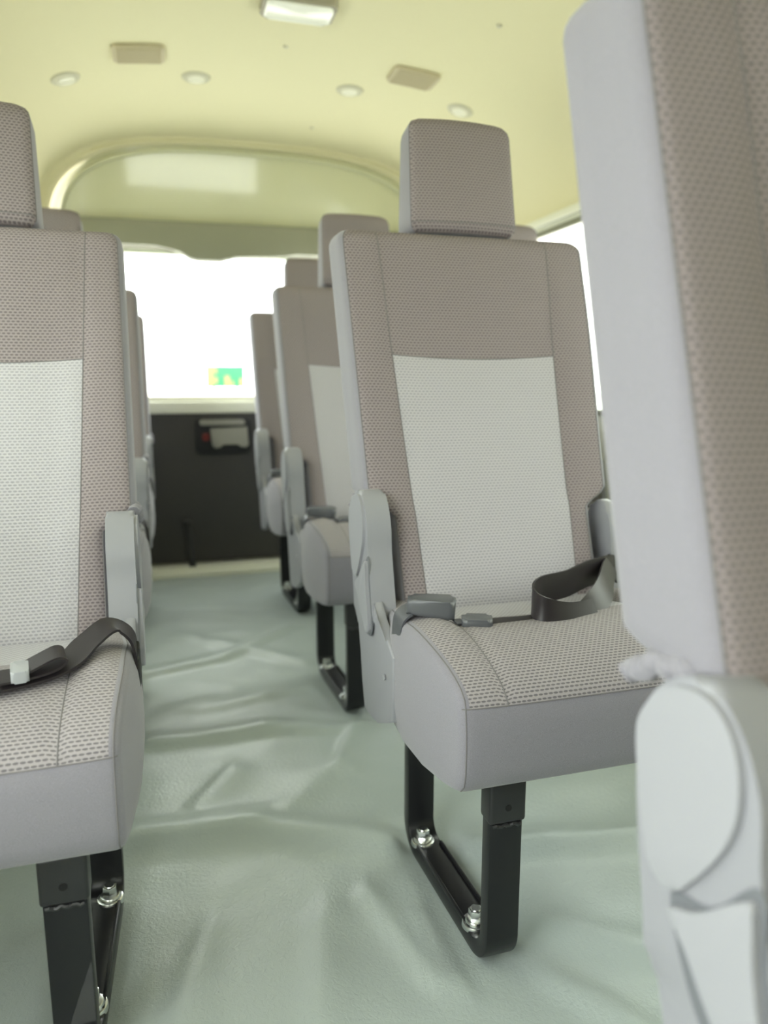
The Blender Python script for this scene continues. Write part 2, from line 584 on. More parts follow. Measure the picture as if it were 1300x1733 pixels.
for i, (xx, (a, b, z0, z1)) in enumerate([(XR + 0.03, w) for w in RW] + [(XL - 0.03, w) for w in LWN]):
    bm = bmesh.new()
    bm_box(bm, xx - 0.0015, xx + 0.0015, a + 0.004, b - 0.004, z0 + 0.004, z1 - 0.004)
    g = struct(bm_obj('window_%d' % (i + 2), bm, GLASS if b < 0.65 else GLASS_T, smooth=False))
    bm = bmesh.new()
    sgn = -1 if xx > XC else 1
    for q in (0, 1):
        bm_box(bm, xx + sgn * 0.03 - 0.006, xx + sgn * 0.03 + 0.006, a - 0.012, b + 0.012, (z0 - 0.012 if q == 0 else z1 - 0.008), (z0 + 0.008 if q == 0 else z1 + 0.012), 0.003)
        bm_box(bm, xx + sgn * 0.03 - 0.006, xx + sgn * 0.03 + 0.006, (a - 0.012 if q == 0 else b - 0.008), (a + 0.008 if q == 0 else b + 0.012), z0, z1, 0.003)
    bm_obj('window_gasket', bm, GASKET, g)
# rail where headliner meets the walls
for i, xx in enumerate((XR - 0.012, XL + 0.012)):
    bm = bmesh.new()
    bm_box(bm, xx - 0.012, xx + 0.012, YF, 3.1, ZRAIL - 0.022, ZRAIL + 0.008, 0.006)
    struct(bm_obj('trim_%d' % (4 + i), bm, CREAM))
# unseen front wall, its windscreen shrunk to dim light on the seat fronts
bm = bmesh.new()
bm_box(bm, XL - .05, XR + .05, YF - 0.06, YF, -0.02, 1.14)
bm_box(bm, XL - .05, XR + .05, YF - 0.06, YF, 1.48, 1.90)
bm_box(bm, XL - .05, XL + 0.30, YF - 0.06, YF, 1.14, 1.48)
bm_box(bm, XR - .30, XR + 0.05, YF - 0.06, YF, 1.14, 1.48)
struct(bm_obj('wall_front', bm, CREAM, smooth=False))
bm = bmesh.new()
bm_box(bm, XL + .304, XR - .304, YF - 0.035, YF - 0.03, 1.144, 1.476)
struct(bm_obj('window_7', bm, GLASS, smooth=False))

# tailgate wall: pillars, trim band, sill, dark panel
bm = bmesh.new()
bm_box(bm, XL - .05, -0.40, YB + 0.0, YB + 0.09, -0.02, 1.43)
bm_box(bm, 1.24, XR + .05, YB + 0.0, YB + 0.09, -0.02, 1.43)
bm_box(bm, XL - .05, XR + .05, YB + 0.075, YB + 0.12, 1.38, 1.95)
bm_box(bm, -0.40, 1.24, YB + 0.03, YB + 0.09, -0.05, 0.70)
struct(bm_obj('wall_back', bm, CREAM, smooth=False))

ol = [(-0.42, 1.500), (1.26, 1.515), (1.26, 1.395), (0.60, 1.392), (0.545, 1.388), (0.50, 1.376), (0.33, 1.376), (0.305, 1.368), (0.275, 1.351), (0.17, 1.351), (0.14, 1.358), (0.10, 1.382), (0.06, 1.398), (0.0, 1.402), (-0.42, 1.402)]
bm = bmesh.new()
prism(bm, ol, 'y', YB - 0.004, YB + 0.07, 0.006, 2)
struct(bm_obj('trim_6', bm, TRIMM))
bm = bmesh.new()
bm_box(bm, -0.42, 1.26, YB - 0.012, YB + 0.09, 0.700, 0.752, 0.006)
bm_box(bm, -0.42, 1.26, YB + 0.02, YB + 0.09, 0.752, 0.775, 0.004)
struct(bm_obj('trim_7', bm, PALE))
bm = bmesh.new()
bm_box(bm, -0.40, 1.24, YB + 0.045, YB + 0.05, 0.778, 1.385)
g1 = struct(bm_obj('window_1', bm, GLASS, smooth=False))
bm = bmesh.new()
bm_box(bm, -0.41, 1.25, 3.22, YB - 0.015, -0.008, 0.024, 0.008)
bm_box(bm, -0.30, 1.15, 3.255, 3.29, 0.024, 0.030, 0.002)
struct(bm_obj('trim_8', bm, PALE))

# tailgate inner panel with its latch
bm = bmesh.new()
bm_box(bm, -0.40, 1.24, YB - 0.008, YB + 0.03, 0.028, 0.698, 0.006)
tail = struct(bm_obj('door_1', bm, CHARC))
bm = bmesh.new()
hx0, hx1, hz0, hz1 = 0.130, 0.375, 0.520, 0.680
prism(bm, rrect(hx0, hx1, hz0, hz1, 0.022), 'y', YB - 0.020, YB - 0.006, 0.005)
bez = bm_obj('latch_recess', bm, BEZEL, tail)
bm = bmesh.new()
prism(bm, rrect(0.150, 0.345, 0.648, 0.672, 0.010), 'y', YB - 0.044, YB - 0.018, 0.005)
bm_obj('latch_handle', bm, HANDLE, bez)
bm = bmesh.new()
prism(bm, [(0.195, 0.634), (0.355, 0.640), (0.360, 0.560), (0.348, 0.548), (0.325, 0.550), (0.312, 0.566), (0.250, 0.566), (0.236, 0.550), (0.212, 0.546), (0.200, 0.560)], 'y', YB - 0.038, YB - 0.018, 0.004)
bm_obj('latch_plate', bm, HANDLE, bez)
bm = bmesh.new()
prism(bm, rrect(0.160, 0.188, 0.580, 0.612, 0.008), 'y', YB - 0.034, YB - 0.018, 0.003)
bm_obj('latch_button', bm, RED, bez)

# upright black rod with a knob at the tailgate foot
bm = bmesh.new()
tube(bm, [(0.092, 3.30, 0.024), (0.088, 3.315, 0.08), (0.080, 3.335, 0.15), (0.078, 3.34, 0.20)], 0.015, 12)
root = bm_obj('support_rod', bm, BEZEL)
tag(root, 'short black rod standing upright in front of the dark tailgate panel', 'rod')
bm = bmesh.new()
bmesh.ops.create_uvsphere(bm, u_segments=16, v_segments=10, radius=0.022, matrix=Matrix.Translation((0.078, 3.34, 0.215)) @ Matrix.Diagonal((1, 0.8, 0.9, 1)))
bm_obj('knob', bm, BEZEL, root)

# ------------------------------------------------------------------ ceiling fittings
def on_ceiling(x, y):
    """height of the headliner"""
    t = sstep(2.72, 3.36, y)
    a = HW * (1 - t) + 0.878 * t
    z0 = ZRAIL * (1 - t) + 1.40 * t
    h = (ZROOF - ZRAIL) * (1 - t) + 0.438 * t
    return z0 + h * (1 - min(1, abs((x - XC) / a)) ** 3) ** (1 / 3)


def ray_ceiling(px, py):
    d = RIGHT * (px - 650) + UP * (866.5 - py) + FWD * 1250
    d.normalize()
    t = 0.5
    while t < 6:
        p = EYE + d * t
        if p.z >= on_ceiling(p.x, p.y):
            break
        t += 0.002
    e = 0.02
    n = Vector((-(on_ceiling(p.x + e, p.y) - on_ceiling(p.x - e, p.y)) / (2 * e), -(on_ceiling(p.x, p.y + e) - on_ceiling(p.x, p.y - e)) / (2 * e), 1)).normalized()
    return p, n


def fit_to_ceiling(o, p, n):
    o.location = p
    # local -Z hangs into the cabin
    q = Vector((0, 0, 1)).rotation_difference(n)
    o.rotation_euler = q.to_euler()


def empty(name, loc=(0, 0, 0)):
    o = bpy.data.objects.new(name, None)
    o.empty_display_size = 0.05
    COL.objects.link(o)
    o.location = loc
    return o


# measured spots on the headliner (metres), found once from the photograph's vanishing point
SPOTS = [(110, 132, 'round ceiling lamp, leftmost of the four in the row'),
         (332, 130, 'round ceiling lamp just right of the darker square ceiling grille'),
         (592, 152, 'round ceiling lamp just left of the paler square ceiling grille'),
         (779, 186, 'round ceiling lamp, rightmost of the four in the row, above the headrest')]
for px, py, lab in SPOTS:
    p, n = ray_ceiling(px, py)
    r = empty('ceiling_spotlight')
    bm = bmesh.new()
    bm_cyl(bm, (0, 0, 0.004), (0, 0, -0.007), 0.052, 0.044, 40, 0.002)
    bm_obj('ring', bm, SPOT, r)
    bm = bmesh.new()
    bm_cyl(bm, (0, 0, -0.004), (0, 0, -0.012), 0.030, 0.026, 32, 0.002)
    bm_box(bm, -0.022, 0.022, -0.004, 0.004, -0.016, -0.010, 0.002)
    bm_obj('lens', bm, SPOTL, r)
    fit_to_ceiling(r, p, n)
    tag(r, lab, 'ceiling light', 'round lamps in the ceiling')
for px, py, rz, lab in ((234, 87, 0.02, 'darker beige square speaker grille on the left of the ceiling'),
                        (700, 129, -0.02, 'paler beige square speaker grille on the right of the ceiling')):
    p, n = ray_ceiling(px, py)
    r = empty('ceiling_grille')
    bm = bmesh.new()
    prism(bm, rrect(-0.078, 0.078, -0.062, 0.062, 0.016), 'z', -0.012, 0.004, 0.004)
    bm_obj('grille_frame', bm, GRILLE, r)
    bm = bmesh.new()
    for k in range(13):
        y = -0.050 + k * 0.00835
        bm_box(bm, -0.066, 0.066, y - 0.0024, y + 0.0024, -0.016, -0.010, 0.001, 1)
    bm_obj('slat_panel', bm, GRILLE, r)
    fit_to_ceiling(r, p, n)
    tag(r, lab, 'speaker grille', 'square grilles in the ceiling')
p, n = ray_ceiling(505, 6)
r = empty('dome_light')
bm = bmesh.new()
prism(bm, rrect(-0.100, 0.100, -0.060, 0.060, 0.020), 'z', -0.022, 0.004, 0.006)
bm_obj('lamp_frame', bm, DFRAME, r)
bm = bmesh.new()
prism(bm, rrect(-0.090, 0.090, -0.050, 0.050, 0.016), 'z', -0.027, -0.016, 0.006)
bm_obj('lamp_lens', bm, DLENS, r)
fit_to_ceiling(r, p, n)
tag(r, 'rectangular dome lamp with white lens at the top edge of the ceiling', 'ceiling light')
for px, py, lab in ((484, 78, 'tiny beige button in the ceiling between the two grilles'), (845, 43, 'tiny beige button in the ceiling near the nearest seat'),
                    (528, 216, 'tiny beige button in the ceiling just above the rear arch')):
    p, n = ray_ceiling(px, py)
    bm = bmesh.new()
    bm_cyl(bm, (0, 0, 0.002), (0, 0, -0.005), 0.010, 0.007, 20, 0.0015)
    o = bm_obj('headliner_clip', bm, SPOT)
    fit_to_ceiling(o, p, n)
    tag(o, lab, 'clip', 'buttons in the ceiling')


# ------------------------------------------------------------------ the seats
WID = 0.450


def back_point(lx, d, t, A, rec, y0, z0, s):
    """(across, into the backrest, up the backrest) -> local seat coordinates"""
    return (s * lx, y0 + t * math.sin(rec) + d * math.cos(rec), z0 + t * math.cos(rec) - d * math.sin(rec))


def make_backrest(parent, s, rec, y0, z0=0.42, Lh=0.738):
    NF = 30
    sl, sr = 5, NF - 5                        # seam columns
    TP = 0.495                                # insert's upper seam
    ts = [0.0, 0.012, 0.03] + [0.05 + 0.02 * k for k in range(0, 7)] + [0.185, 0.198, 0.210, 0.222, 0.235, 0.25] + \
         [0.28 + 0.025 * k for k in range(0, 9)] + [TP] + [0.525, 0.56, 0.59, 0.62, 0.65, 0.675, 0.695]
    r = 0.026
    loops, info = [], []
    rows = [(t, 0.0) for t in ts]
    Tc = Lh - r
    rows += [(Tc + r * math.sin(a), r * (1 - math.cos(a))) for a in [math.radians(x) for x in (0, 18, 36, 54, 70, 82)]]
    def ins_bottom(t):
        rb = 0.03
        return rb * (1 - math.sqrt(max(0, 1 - ((rb - t) / rb) ** 2))) if t < rb else 0
    for (t, ins) in rows:
        ib = ins_bottom(t) * 0.8
        notch = 0.044 * (1 - sstep(0.195, 0.235, t))
        wd = 0.015 - 0.006 * (t / Lh) if s < 0 else 0.013 + 0.009 * (t / Lh)
        lo, hi = notch - wd + ins * 0.8 + ib, WID + wd - notch - ins * 0.8 - ib
        if s > 0:
            hi += 0.011 * sstep(0.2, 0.6, t)
        D = 0.128 - 0.012 * (t / Lh)
        d0, d1 = ins * 0.9 + ib, D - ins * 1.0 - ib
        rf, rr = 0.018, 0.034
        rf = min(rf, (d1 - d0) * .4); rr = min(rr, (d1 - d0) * .5)
        sx = 0.080 - 0.028 * (t / 0.7) + (0.010 if rec < 0.3 else 0.0)
        loop = []
        # front columns from aisle edge to window edge
        xs = []
        for c in range(NF + 1):
            if c <= sl:
                x = lo + rf + (max(sx, lo + rf + 0.01) - lo - rf) * c / sl
            elif c < sr:
                x = max(sx, lo + rf + 0.01) + (min(WID - sx, hi - rf - 0.01) - max(sx, lo + rf + 0.01)) * (c - sl) / (sr - sl)
            else:
                a_ = min(WID - sx, hi - rf - 0.01)
                x = a_ + (hi - rf - a_) * (c - sr) / (NF - sr)
            xs.append(x)
        xc = (lo + hi) / 2
        for c, x in enumerate(xs):
            q = abs(x - xc) / ((hi - lo) / 2)
            dish = 0.013 * (1 - sstep(0.45, 0.9, q)) * sstep(0.02, 0.2, t) * (1 - sstep(0.5, 0.68, t))
            belly = -0.005 * math.exp(-((t - 0.17) / 0.12) ** 2) * (1 - q ** 3)
            groove = 0.003 if c in (sl, sr) else 0.0
            if abs(t - TP) < 1e-6 and sl <= c <= sr:
                groove = 0.003
            tt = t
            if sl <= c <= sr and abs(t - TP) < 0.03:
                tt = t - 0.008 * (1 - ((c - (sl + sr) / 2) / ((sr - sl) / 2)) ** 2)
            loop.append((x, d0 + dish + belly + groove, tt))
        for k in range(1, 6):                 # front corner, window side
            a = math.radians(18 * k)
            loop.append((hi - rf + rf * math.sin(a), d0 + rf - rf * math.cos(a), t))
        for k in range(1, 4):
            loop.append((hi, d0 + rf + (d1 - rr - d0 - rf) * k / 4, t))
        for k in range(0, 6):
            a = math.radians(18 * k)
            loop.append((hi - rr + rr * math.cos(a), d1 - rr + rr * math.sin(a), t))
        for k in range(1, 8):
            loop.append((hi - rr + (lo + rr - hi + rr) * k / 8, d1, t))
        for k in range(0, 6):
            a = math.radians(18 * k)
            loop.append((lo + rr - rr * math.sin(a), d1 - rr + rr * math.cos(a), t))
        for k in range(1, 4):
            loop.append((lo, d1 - rr + (d0 + rf - d1 + rr) * k / 4, t))
        for k in range(0, 5):
            a = math.radians(18 * k)
            loop.append((lo + rf - rf * math.cos(a), d0 + rf - rf * math.sin(a), t))
        loops.append(loop)
        info.append((t, ins))
    loops = [[(x, d, t + 0.36 * d * sstep(0.08, 0.20, t)) for x, d, t in lp] for lp in loops]
    K = len(loops[0])
    P = [[back_point(x, d, t, 0, rec, y0, z0, s) for x, d, t in lp] for lp in loops]
    verts = [p for lp in P for p in lp]
    # uv: front uses across / up; the sides use depth so that threads run on
    uvs = []
    for lp in loops:
        for j, (x, d, t) in enumerate(lp):
            uvs.append((x, t))
    faces, fm, ins_faces = [], [], []
    iT = [i for i, (t, q) in enumerate(info) if abs(t - TP) < 1e-6][0]
    for i in range(len(P) - 1):
        for j in range(K):
            f = (i * K + j, i * K + (j + 1) % K, (i + 1) * K + (j + 1) % K, (i + 1) * K + j)
            if sl <= j < sr and 0 <= i < iT:
                ins_faces.append(f)
                continue
            faces.append(f)
            front = j < NF + 1 or j >= K - 2
            fm.append(0 if front else 1)
    faces.append(tuple(range(K))[::-1]); fm.append(1)
    faces.append(tuple((len(P) - 1) * K + j for j in range(K))); fm.append(0)
    o = link_mesh('backrest', verts, faces, [TAUPE, PLAIN], parent, fm, uvs, sharp=50)
    used = sorted({v for f in ins_faces for v in f})
    mp = {v: i for i, v in enumerate(used)}
    link_mesh('insert_panel', [verts[v] for v in used], [tuple(mp[v] for v in f) for f in ins_faces], INSERT, o, None, [uvs[v] for v in used], sharp=None)['label'] = 'pale grey insert panel'
    # stitched seams
    bm = bmesh.new()
    top_i = len(P) - 2
    for c in (sl, sr):
        tube(bm, [P[i][c] for i in range(2, top_i)], 0.0010, 6)
    tube(bm, [P[iT][c] for c in range(sl, sr + 1)], 0.0010, 6)
    for c in (NF + 1, K - 2):
        tube(bm, [P[i][c] for i in range(3, top_i)], 0.0010, 6)
    bm_obj('seam', bm, SEAM, o)
    # gathered cloth hem where the cover tucks behind the recliner housing
    bm = bmesh.new()
    pts, hr = [], []
    i_n = [i for i, (t, q) in enumerate(info) if t >= 0.21][0]
    for k in range(18):
        f = k / 17
        d = 0.004 + 0.098 * f
        hr.append(0.0125 * (1 - 0.35 * abs(2 * f - 0.9) ** 3))
        pts.append(back_point(-0.010 - 0.004 * f + 0.002 * math.sin(k * 2.1), d, 0.200 + 0.028 * (1 - f) + 0.36 * d + 0.014 * math.sin(f * math.pi) + 0.002 * math.sin(k * 1.3), 0, rec, y0, z0, s))
    tube(bm, pts, 0.0095, 10)
    for v in bm.verts:
        v.co += Vector((0, 0, 0.0022 * noise.noise(v.co * 90)))
    bm_obj('cover_hem', bm, PLAIN, o)
    return o


def make_cushion(parent, s):
    prof = [(0.43, 0.285), (0.36, 0.280), (0.28, 0.278), (0.20, 0.280), (0.12, 0.285), (0.06, 0.291), (0.030, 0.297), (0.012, 0.304), (0.002, 0.316),
            (-0.002, 0.335), (-0.003, 0.365), (-0.002, 0.395), (0.0, 0.425), (0.006, 0.437), (0.018, 0.447), (0.035, 0.456), (0.055, 0.464),
            (0.078, 0.471), (0.10, 0.476), (0.125, 0.479), (0.15, 0.480), (0.18, 0.479), (0.21, 0.476), (0.25, 0.470), (0.29, 0.465), (0.33, 0.460), (0.37, 0.455), (0.41, 0.445), (0.435, 0.425), (0.445, 0.38), (0.445, 0.32)]
    i_seam = 12
    n = len(prof)
    PR = [Vector((a, b)) for a, b in prof]
    nrm = []
    for i in range(n):
        t = PR[(i + 1) % n] - PR[i - 1]
        t.normalize()
        nrm.append(Vector((-t.y, t.x)) * -1)       # will be tested for direction
    cen = sum(PR, Vector((0, 0))) / n
    for i in range(n):
        if (PR[i] - cen).dot(nrm[i]) < 0:
            nrm[i] = -nrm[i]
    rs = 0.013
    cols = [(rs * (1 - math.cos(math.radians(a))), rs * (1 - math.sin(math.radians(a)))) for a in (0, 22, 45, 67, 90)]
    cols = [(x, i_) for x, i_ in cols]
    SL, SR = 0.066, WID - 0.066
    inner = [rs + (SL - rs) * k / 5 for k in range(1, 6)]
    mid = [SL + (SR - SL) * k / 24 for k in range(1, 24)]
    colx = cols + [(x, 0) for x in inner] + [(x, 0) for x in mid] + [(WID - x, 0) for x in inner[::-1]] + [(WID - x, i_) for x, i_ in cols[::-1]]
    isl = len(cols) + 4
    isr = isl + 24
    arc = [0.0]
    for i in range(1, n):
        arc.append(arc[-1] + (PR[i] - PR[i - 1]).length)
    verts, uvs, grid = [], [], []
    for ci, (x, ins) in enumerate(colx):
        ring = []
        for i in range(n):
            y, z = PR[i] - nrm[i] * ins
            top = i > i_seam and i < n - 3
            q = abs(x - WID / 2) / (WID / 2)
            if top:
                z -= 0.008 * (1 - sstep(0.60, 0.80, q)) * sstep(0.155, 0.24, y)
                z += 0.010 * math.exp(-((q - 0.83) / 0.10) ** 2) * sstep(0.06, 0.16, y)
                if ci in (isl, isr):
                    z -= 0.0035
            if i == i_seam:
                y += 0.002
            # the seam runs inwards towards the back
            xx = x
            if top and min(isl, isr) - 5 <= ci <= max(isl, isr) + 5:
                k = sstep(0.02, 0.2, y)
                xx = x
            # soft belly of the side faces and front
            if ins > 0 or ci in (0, len(colx) - 1):
                pass
            if i <= i_seam and i >= 8:
                y -= 0.006 * (1 - q ** 4)
            wide = (0.013 if s > 0 else 0.008) * sstep(0.0, 0.14, y) * (1 - sstep(0.24, 0.32, y))
            xx += (-1 if x < WID / 2 else 1) * wide * sstep(0.6, 1.0, q)
            ring.append(len(verts))
            verts.append((s * xx, y, z))
            uvs.append((x, arc[i]))
        grid.append(ring)
    faces, fm, insf = [], [], []
    for ci in range(len(colx) - 1):
        for i in range(n):
            f = (grid[ci][i], grid[ci][(i + 1) % n], grid[ci + 1][(i + 1) % n], grid[ci + 1][i])
            istop = i_seam <= i < n - 3
            if istop and isl <= ci < isr and i >= 22:
                insf.append(f)
                continue
            faces.append(f)
            fm.append(0 if (istop and 4 <= ci < len(colx) - 5) else 1)
    # side faces: concentric rings towards the middle so that the side bulges softly
    for ci in (0, len(colx) - 1):
        base = grid[ci]
        prev = base
        x0 = colx[ci][0]
        for f, bulge in ((0.8, 0.005), (0.5, 0.008), (0.2, 0.009)):
            ringv = []
            for i in range(n):
                c0 = Vector(verts[base[i]])
                yy = 0.22 + (c0.y - 0.22) * f
                zz = 0.375 + (c0.z - 0.375) * f
                ringv.append(len(verts))
                verts.append((s * (x0 + (bulge if ci else -bulge) + (1 if ci else -1) * (0.013 if s > 0 else 0.008) * sstep(0.0, 0.14, yy) * (1 - sstep(0.24, 0.32, yy))), yy, zz))
                uvs.append((yy, zz))
            for i in range(n):
                faces.append((prev[i], prev[(i + 1) % n], ringv[(i + 1) % n], ringv[i])); fm.append(1)
            prev = ringv
        faces.append(tuple(prev)); fm.append(1)
    o = link_mesh('seat_cushion', verts, faces, [CUSHTOP, PLAIN], parent, fm, uvs, sharp=50)
    used = sorted({v for f in insf for v in f})
    mp = {v: i for i, v in enumerate(used)}
    link_mesh('insert_panel', [verts[v] for v in used], [tuple(mp[v] for v in f) for f in insf], INSERT, o, None, [uvs[v] for v in used], sharp=None)['label'] = 'pale grey insert panel'
    bm = bmesh.new()
    for c in (isl, isr):
        tube(bm, [verts[grid[c][i]] for i in range(i_seam, n - 4)], 0.0010, 6)
    tube(bm, [verts[grid[c][i_seam]] for c in range(2, len(colx) - 2)], 0.0009, 6)
    for c in (3, len(colx) - 4):
        tube(bm, [verts[grid[c][i]] for i in range(7, n - 4)], 0.0009, 6)
    bm_obj('seam', bm, SEAM, o)
    return o


def make_headrest(parent, s, rec, y0, z0=0.42):
    """block with rounded corners on two posts, carried on the backrest axis"""
    w0, w1 = 0.130, 0.354
    tb = 0.756                                 # foot of the block along the backrest axis
    Hh = 0.226
    lean = math.radians(-9)                    # stands a little more upright than the backrest
    NF = 16
    rows = []
    rt, rb = 0.030, 0.016
    for a in (90, 60, 30, 0):
        aa = math.radians(a)
        rows.append((rb - rb * math.sin(aa), rb * (1 - math.cos(aa))))
    rows += [(rb + (Hh - rt - rb) * k / 9, 0) for k in range(1, 9)]
    for a in (0, 20, 40, 60, 78, 90):
        aa = math.radians(a)
        rows.append((Hh - rt + rt * math.sin(aa), rt * (1 - math.cos(aa))))
    base = Vector(back_point(0, 0.022, tb, 0, rec, y0, z0, s))
    r2 = rec + lean
    loops = []
    for t, ins in rows:
        D0 = 0.105 - 0.035 * (t / Hh)
        tap = 0.006 * (t / Hh)
        lo, hi = w0 + ins + tap, w1 - ins - tap
        d0, d1 = ins, D0 - ins * 0.8
        r_ = min(0.016, (d1 - d0) * 0.35)
        lp = []
        for c in range(NF + 1):
            x = lo + r_ + (hi - lo - 2 * r_) * c / NF
            q = (c / NF - 0.5) * 2
            lp.append((x, d0 - 0.006 * (1 - q * q), t))
        for k in range(1, 5):
            a = math.radians(22.5 * k); lp.append((hi - r_ + r_ * math.sin(a), d0 + r_ - r_ * math.cos(a), t))
        for k in range(0, 5):
            a = math.radians(22.5 * k); lp.append((hi - r_ + r_ * math.cos(a), d1 - r_ + r_ * math.sin(a), t))
        for k in range(1, 6):
            lp.append((hi - r_ + (lo - hi + 2 * r_) * k / 6, d1, t))
        for k in range(0, 5):
            a = math.radians(22.5 * k); lp.append((lo + r_ - r_ * math.sin(a), d1 - r_ + r_ * math.cos(a), t))
        for k in range(0, 4):
            a = math.radians(22.5 * k); lp.append((lo + r_ - r_ * math.cos(a), d0 + r_ - r_ * math.sin(a), t))
        loops.append(lp)
    K = len(loops[0])
    V = []
    for lp in loops:
        for x, d, t in lp:
            V.append((s * x, base.y + t * math.sin(r2) + d * math.cos(r2), base.z + t * math.cos(r2) - d * math.sin(r2)))
    faces, fm = [], []
    for i in range(len(loops) - 1):
        for j in range(K):
            faces.append((i * K + j, i * K + (j + 1) % K, (i + 1) * K + (j + 1) % K, (i + 1) * K + j))
            side = NF + 3 <= j < K - 3
            fm.append(0 if (not side) else 1)
    faces.append(tuple(range(K))[::-1]); fm.append(1)
    faces.append(tuple((len(loops) - 1) * K + j for j in range(K))); fm.append(0)
    uvs = [(x, t) for lp in loops for x, d, t in lp]
    o = link_mesh('headrest', V, faces, [TAUPE, PLAIN], parent, fm, uvs, sharp=50)
    bm = bmesh.new()
    R_ = len(loops)
    for c in (NF + 3, K - 3):
        tube(bm, [V[i * K + c] for i in range(2, R_ - 1)], 0.0009, 6)
    tube(bm, [V[3 * K + c] for c in list(range(K - 3, K)) + list(range(0, NF + 4))], 0.0009, 6)
    bm_obj('seam', bm, SEAM, o)
    for px in (0.178, 0.300):
        bm = bmesh.new()
        a = back_point(px, 0.058, 0.70, 0, rec, y0, z0, s)
        b = back_point(px, 0.052, 0.775, 0, rec, y0, z0, s)
        bm_cyl(bm, a, b, 0.0065, None, 16)
        post = bm_obj('headrest_post', bm, POST, parent)
        bm = bmesh.new()
        a = back_point(px, 0.056, 0.726, 0, rec, y0, z0, s)
        b = back_point(px, 0.056, 0.743, 0, rec, y0, z0, s)
        bm_cyl(bm, a, b, 0.018, 0.014, 20, 0.003)
        bm_obj('post_collar', bm, PLASTIC, post)
    return o


def make_side_cover(parent, s):
    X = (lambda a: s * a) if s > 0 else (lambda a: s * (a + 0.016))
    dz = 0.0 if s > 0 else -0.018
    # thin valance against the cushion plus the thick recliner housing
    low = [(0.215, 0.418), (0.25, 0.437), (0.30, 0.450), (0.345, 0.50), (0.462, 0.50), (0.445, 0.455), (0.428, 0.41), (0.412, 0.36), (0.402, 0.31), (0.392, 0.262), (0.372, 0.258), (0.352, 0.270), (0.335, 0.262), (0.30, 0.272), (0.24, 0.300), (0.215, 0.312)]
    bm = bmesh.new()
    a0, a1 = sorted((X(-0.024), X(-0.009)))
    prism(bm, low, 'x', a0, a1, 0.005, 3)
    o = bm_obj('side_cover', bm, PLASTIC, parent)
    up = smooth2([(0.318, 0.440), (0.322, 0.47), (0.335, 0.52), (0.345, 0.56), (0.350, 0.600), (0.368, 0.635), (0.398, 0.655), (0.432, 0.645), (0.458, 0.615), (0.464, 0.575), (0.460, 0.53), (0.448, 0.47), (0.435, 0.42), (0.38, 0.415)], 5)
    up = [(a, b + dz) for a, b in up]
    bm = bmesh.new()
    a0, a1 = sorted((X(-0.028), X(0.014)))
    prism(bm, up, 'x', a0, a1, 0.008, 3)
    bm_obj('recliner_housing', bm, PLASTIC, o)
    cap = smooth2([(0.460, 0.588), (0.456, 0.612), (0.434, 0.638), (0.402, 0.648), (0.378, 0.640), (0.364, 0.616), (0.362, 0.585), (0.372, 0.556), (0.394, 0.522), (0.414, 0.500), (0.436, 0.503), (0.450, 0.54)], 5)
    cap = [(a, b + dz) for a, b in cap]
    bm = bmesh.new()
    a0, a1 = sorted((X(-0.033), X(-0.026)))
    prism(bm, cap, 'x', a0, a1, 0.006, 4)
    bm_obj('recliner_cap', bm, PLASTIC2, o)
    # dark plate coloured as the slot's shade, and the lever
    bm = bmesh.new()
    slot = smooth2([(0.418, 0.496), (0.38, 0.512), (0.350, 0.548), (0.338, 0.545), (0.334, 0.51), (0.322, 0.460), (0.318, 0.43), (0.335, 0.415), (0.372, 0.418), (0.400, 0.45)], 4)
    slot = [(a, b + dz) for a, b in slot]
    a0, a1 = sorted((X(-0.0288), X(-0.027)))
    prism(bm, slot, 'x', a0, a1, 0.0005, 1)
    bm_obj('lever_gap_shade', bm, GAP_SHADE, o)
    bm = bmesh.new()
    lev = smooth2([(0.412, 0.490), (0.385, 0.506), (0.350, 0.540), (0.342, 0.536), (0.338, 0.505), (0.326, 0.455), (0.325, 0.428), (0.338, 0.421), (0.352, 0.430), (0.375, 0.452), (0.394, 0.473), (0.405, 0.480)], 4)
    lev = [(a, b + dz) for a, b in lev]
    a0, a1 = sorted((X(-0.035), X(-0.026)))
    prism(bm, lev, 'x', a0, a1, 0.005, 3)
    bm_obj('recliner_lever', bm, PLASTIC2, o)
    bm = bmesh.new()
    bm_cyl(bm, (X(-0.0275), 0.255, 0.372), (X(-0.0255), 0.255, 0.372), 0.005, None, 16)
    bm_obj('screw', bm, PLASTIC2, o)
    # the matching bracket on the window side
    bm = bmesh.new()
    br = smooth2([(0.33, 0.42), (0.345, 0.50), (0.36, 0.58), (0.385, 0.615), (0.42, 0.61), (0.445, 0.57), (0.44, 0.48), (0.43, 0.40), (0.38, 0.36)], 4)
    a0, a1 = sorted((X(WID - 0.006), X(WID + 0.020)))
    prism(bm, br, 'x', a0, a1, 0.006, 2)
    bm_obj('hinge_bracket', bm, PLASTIC, parent)
    return o


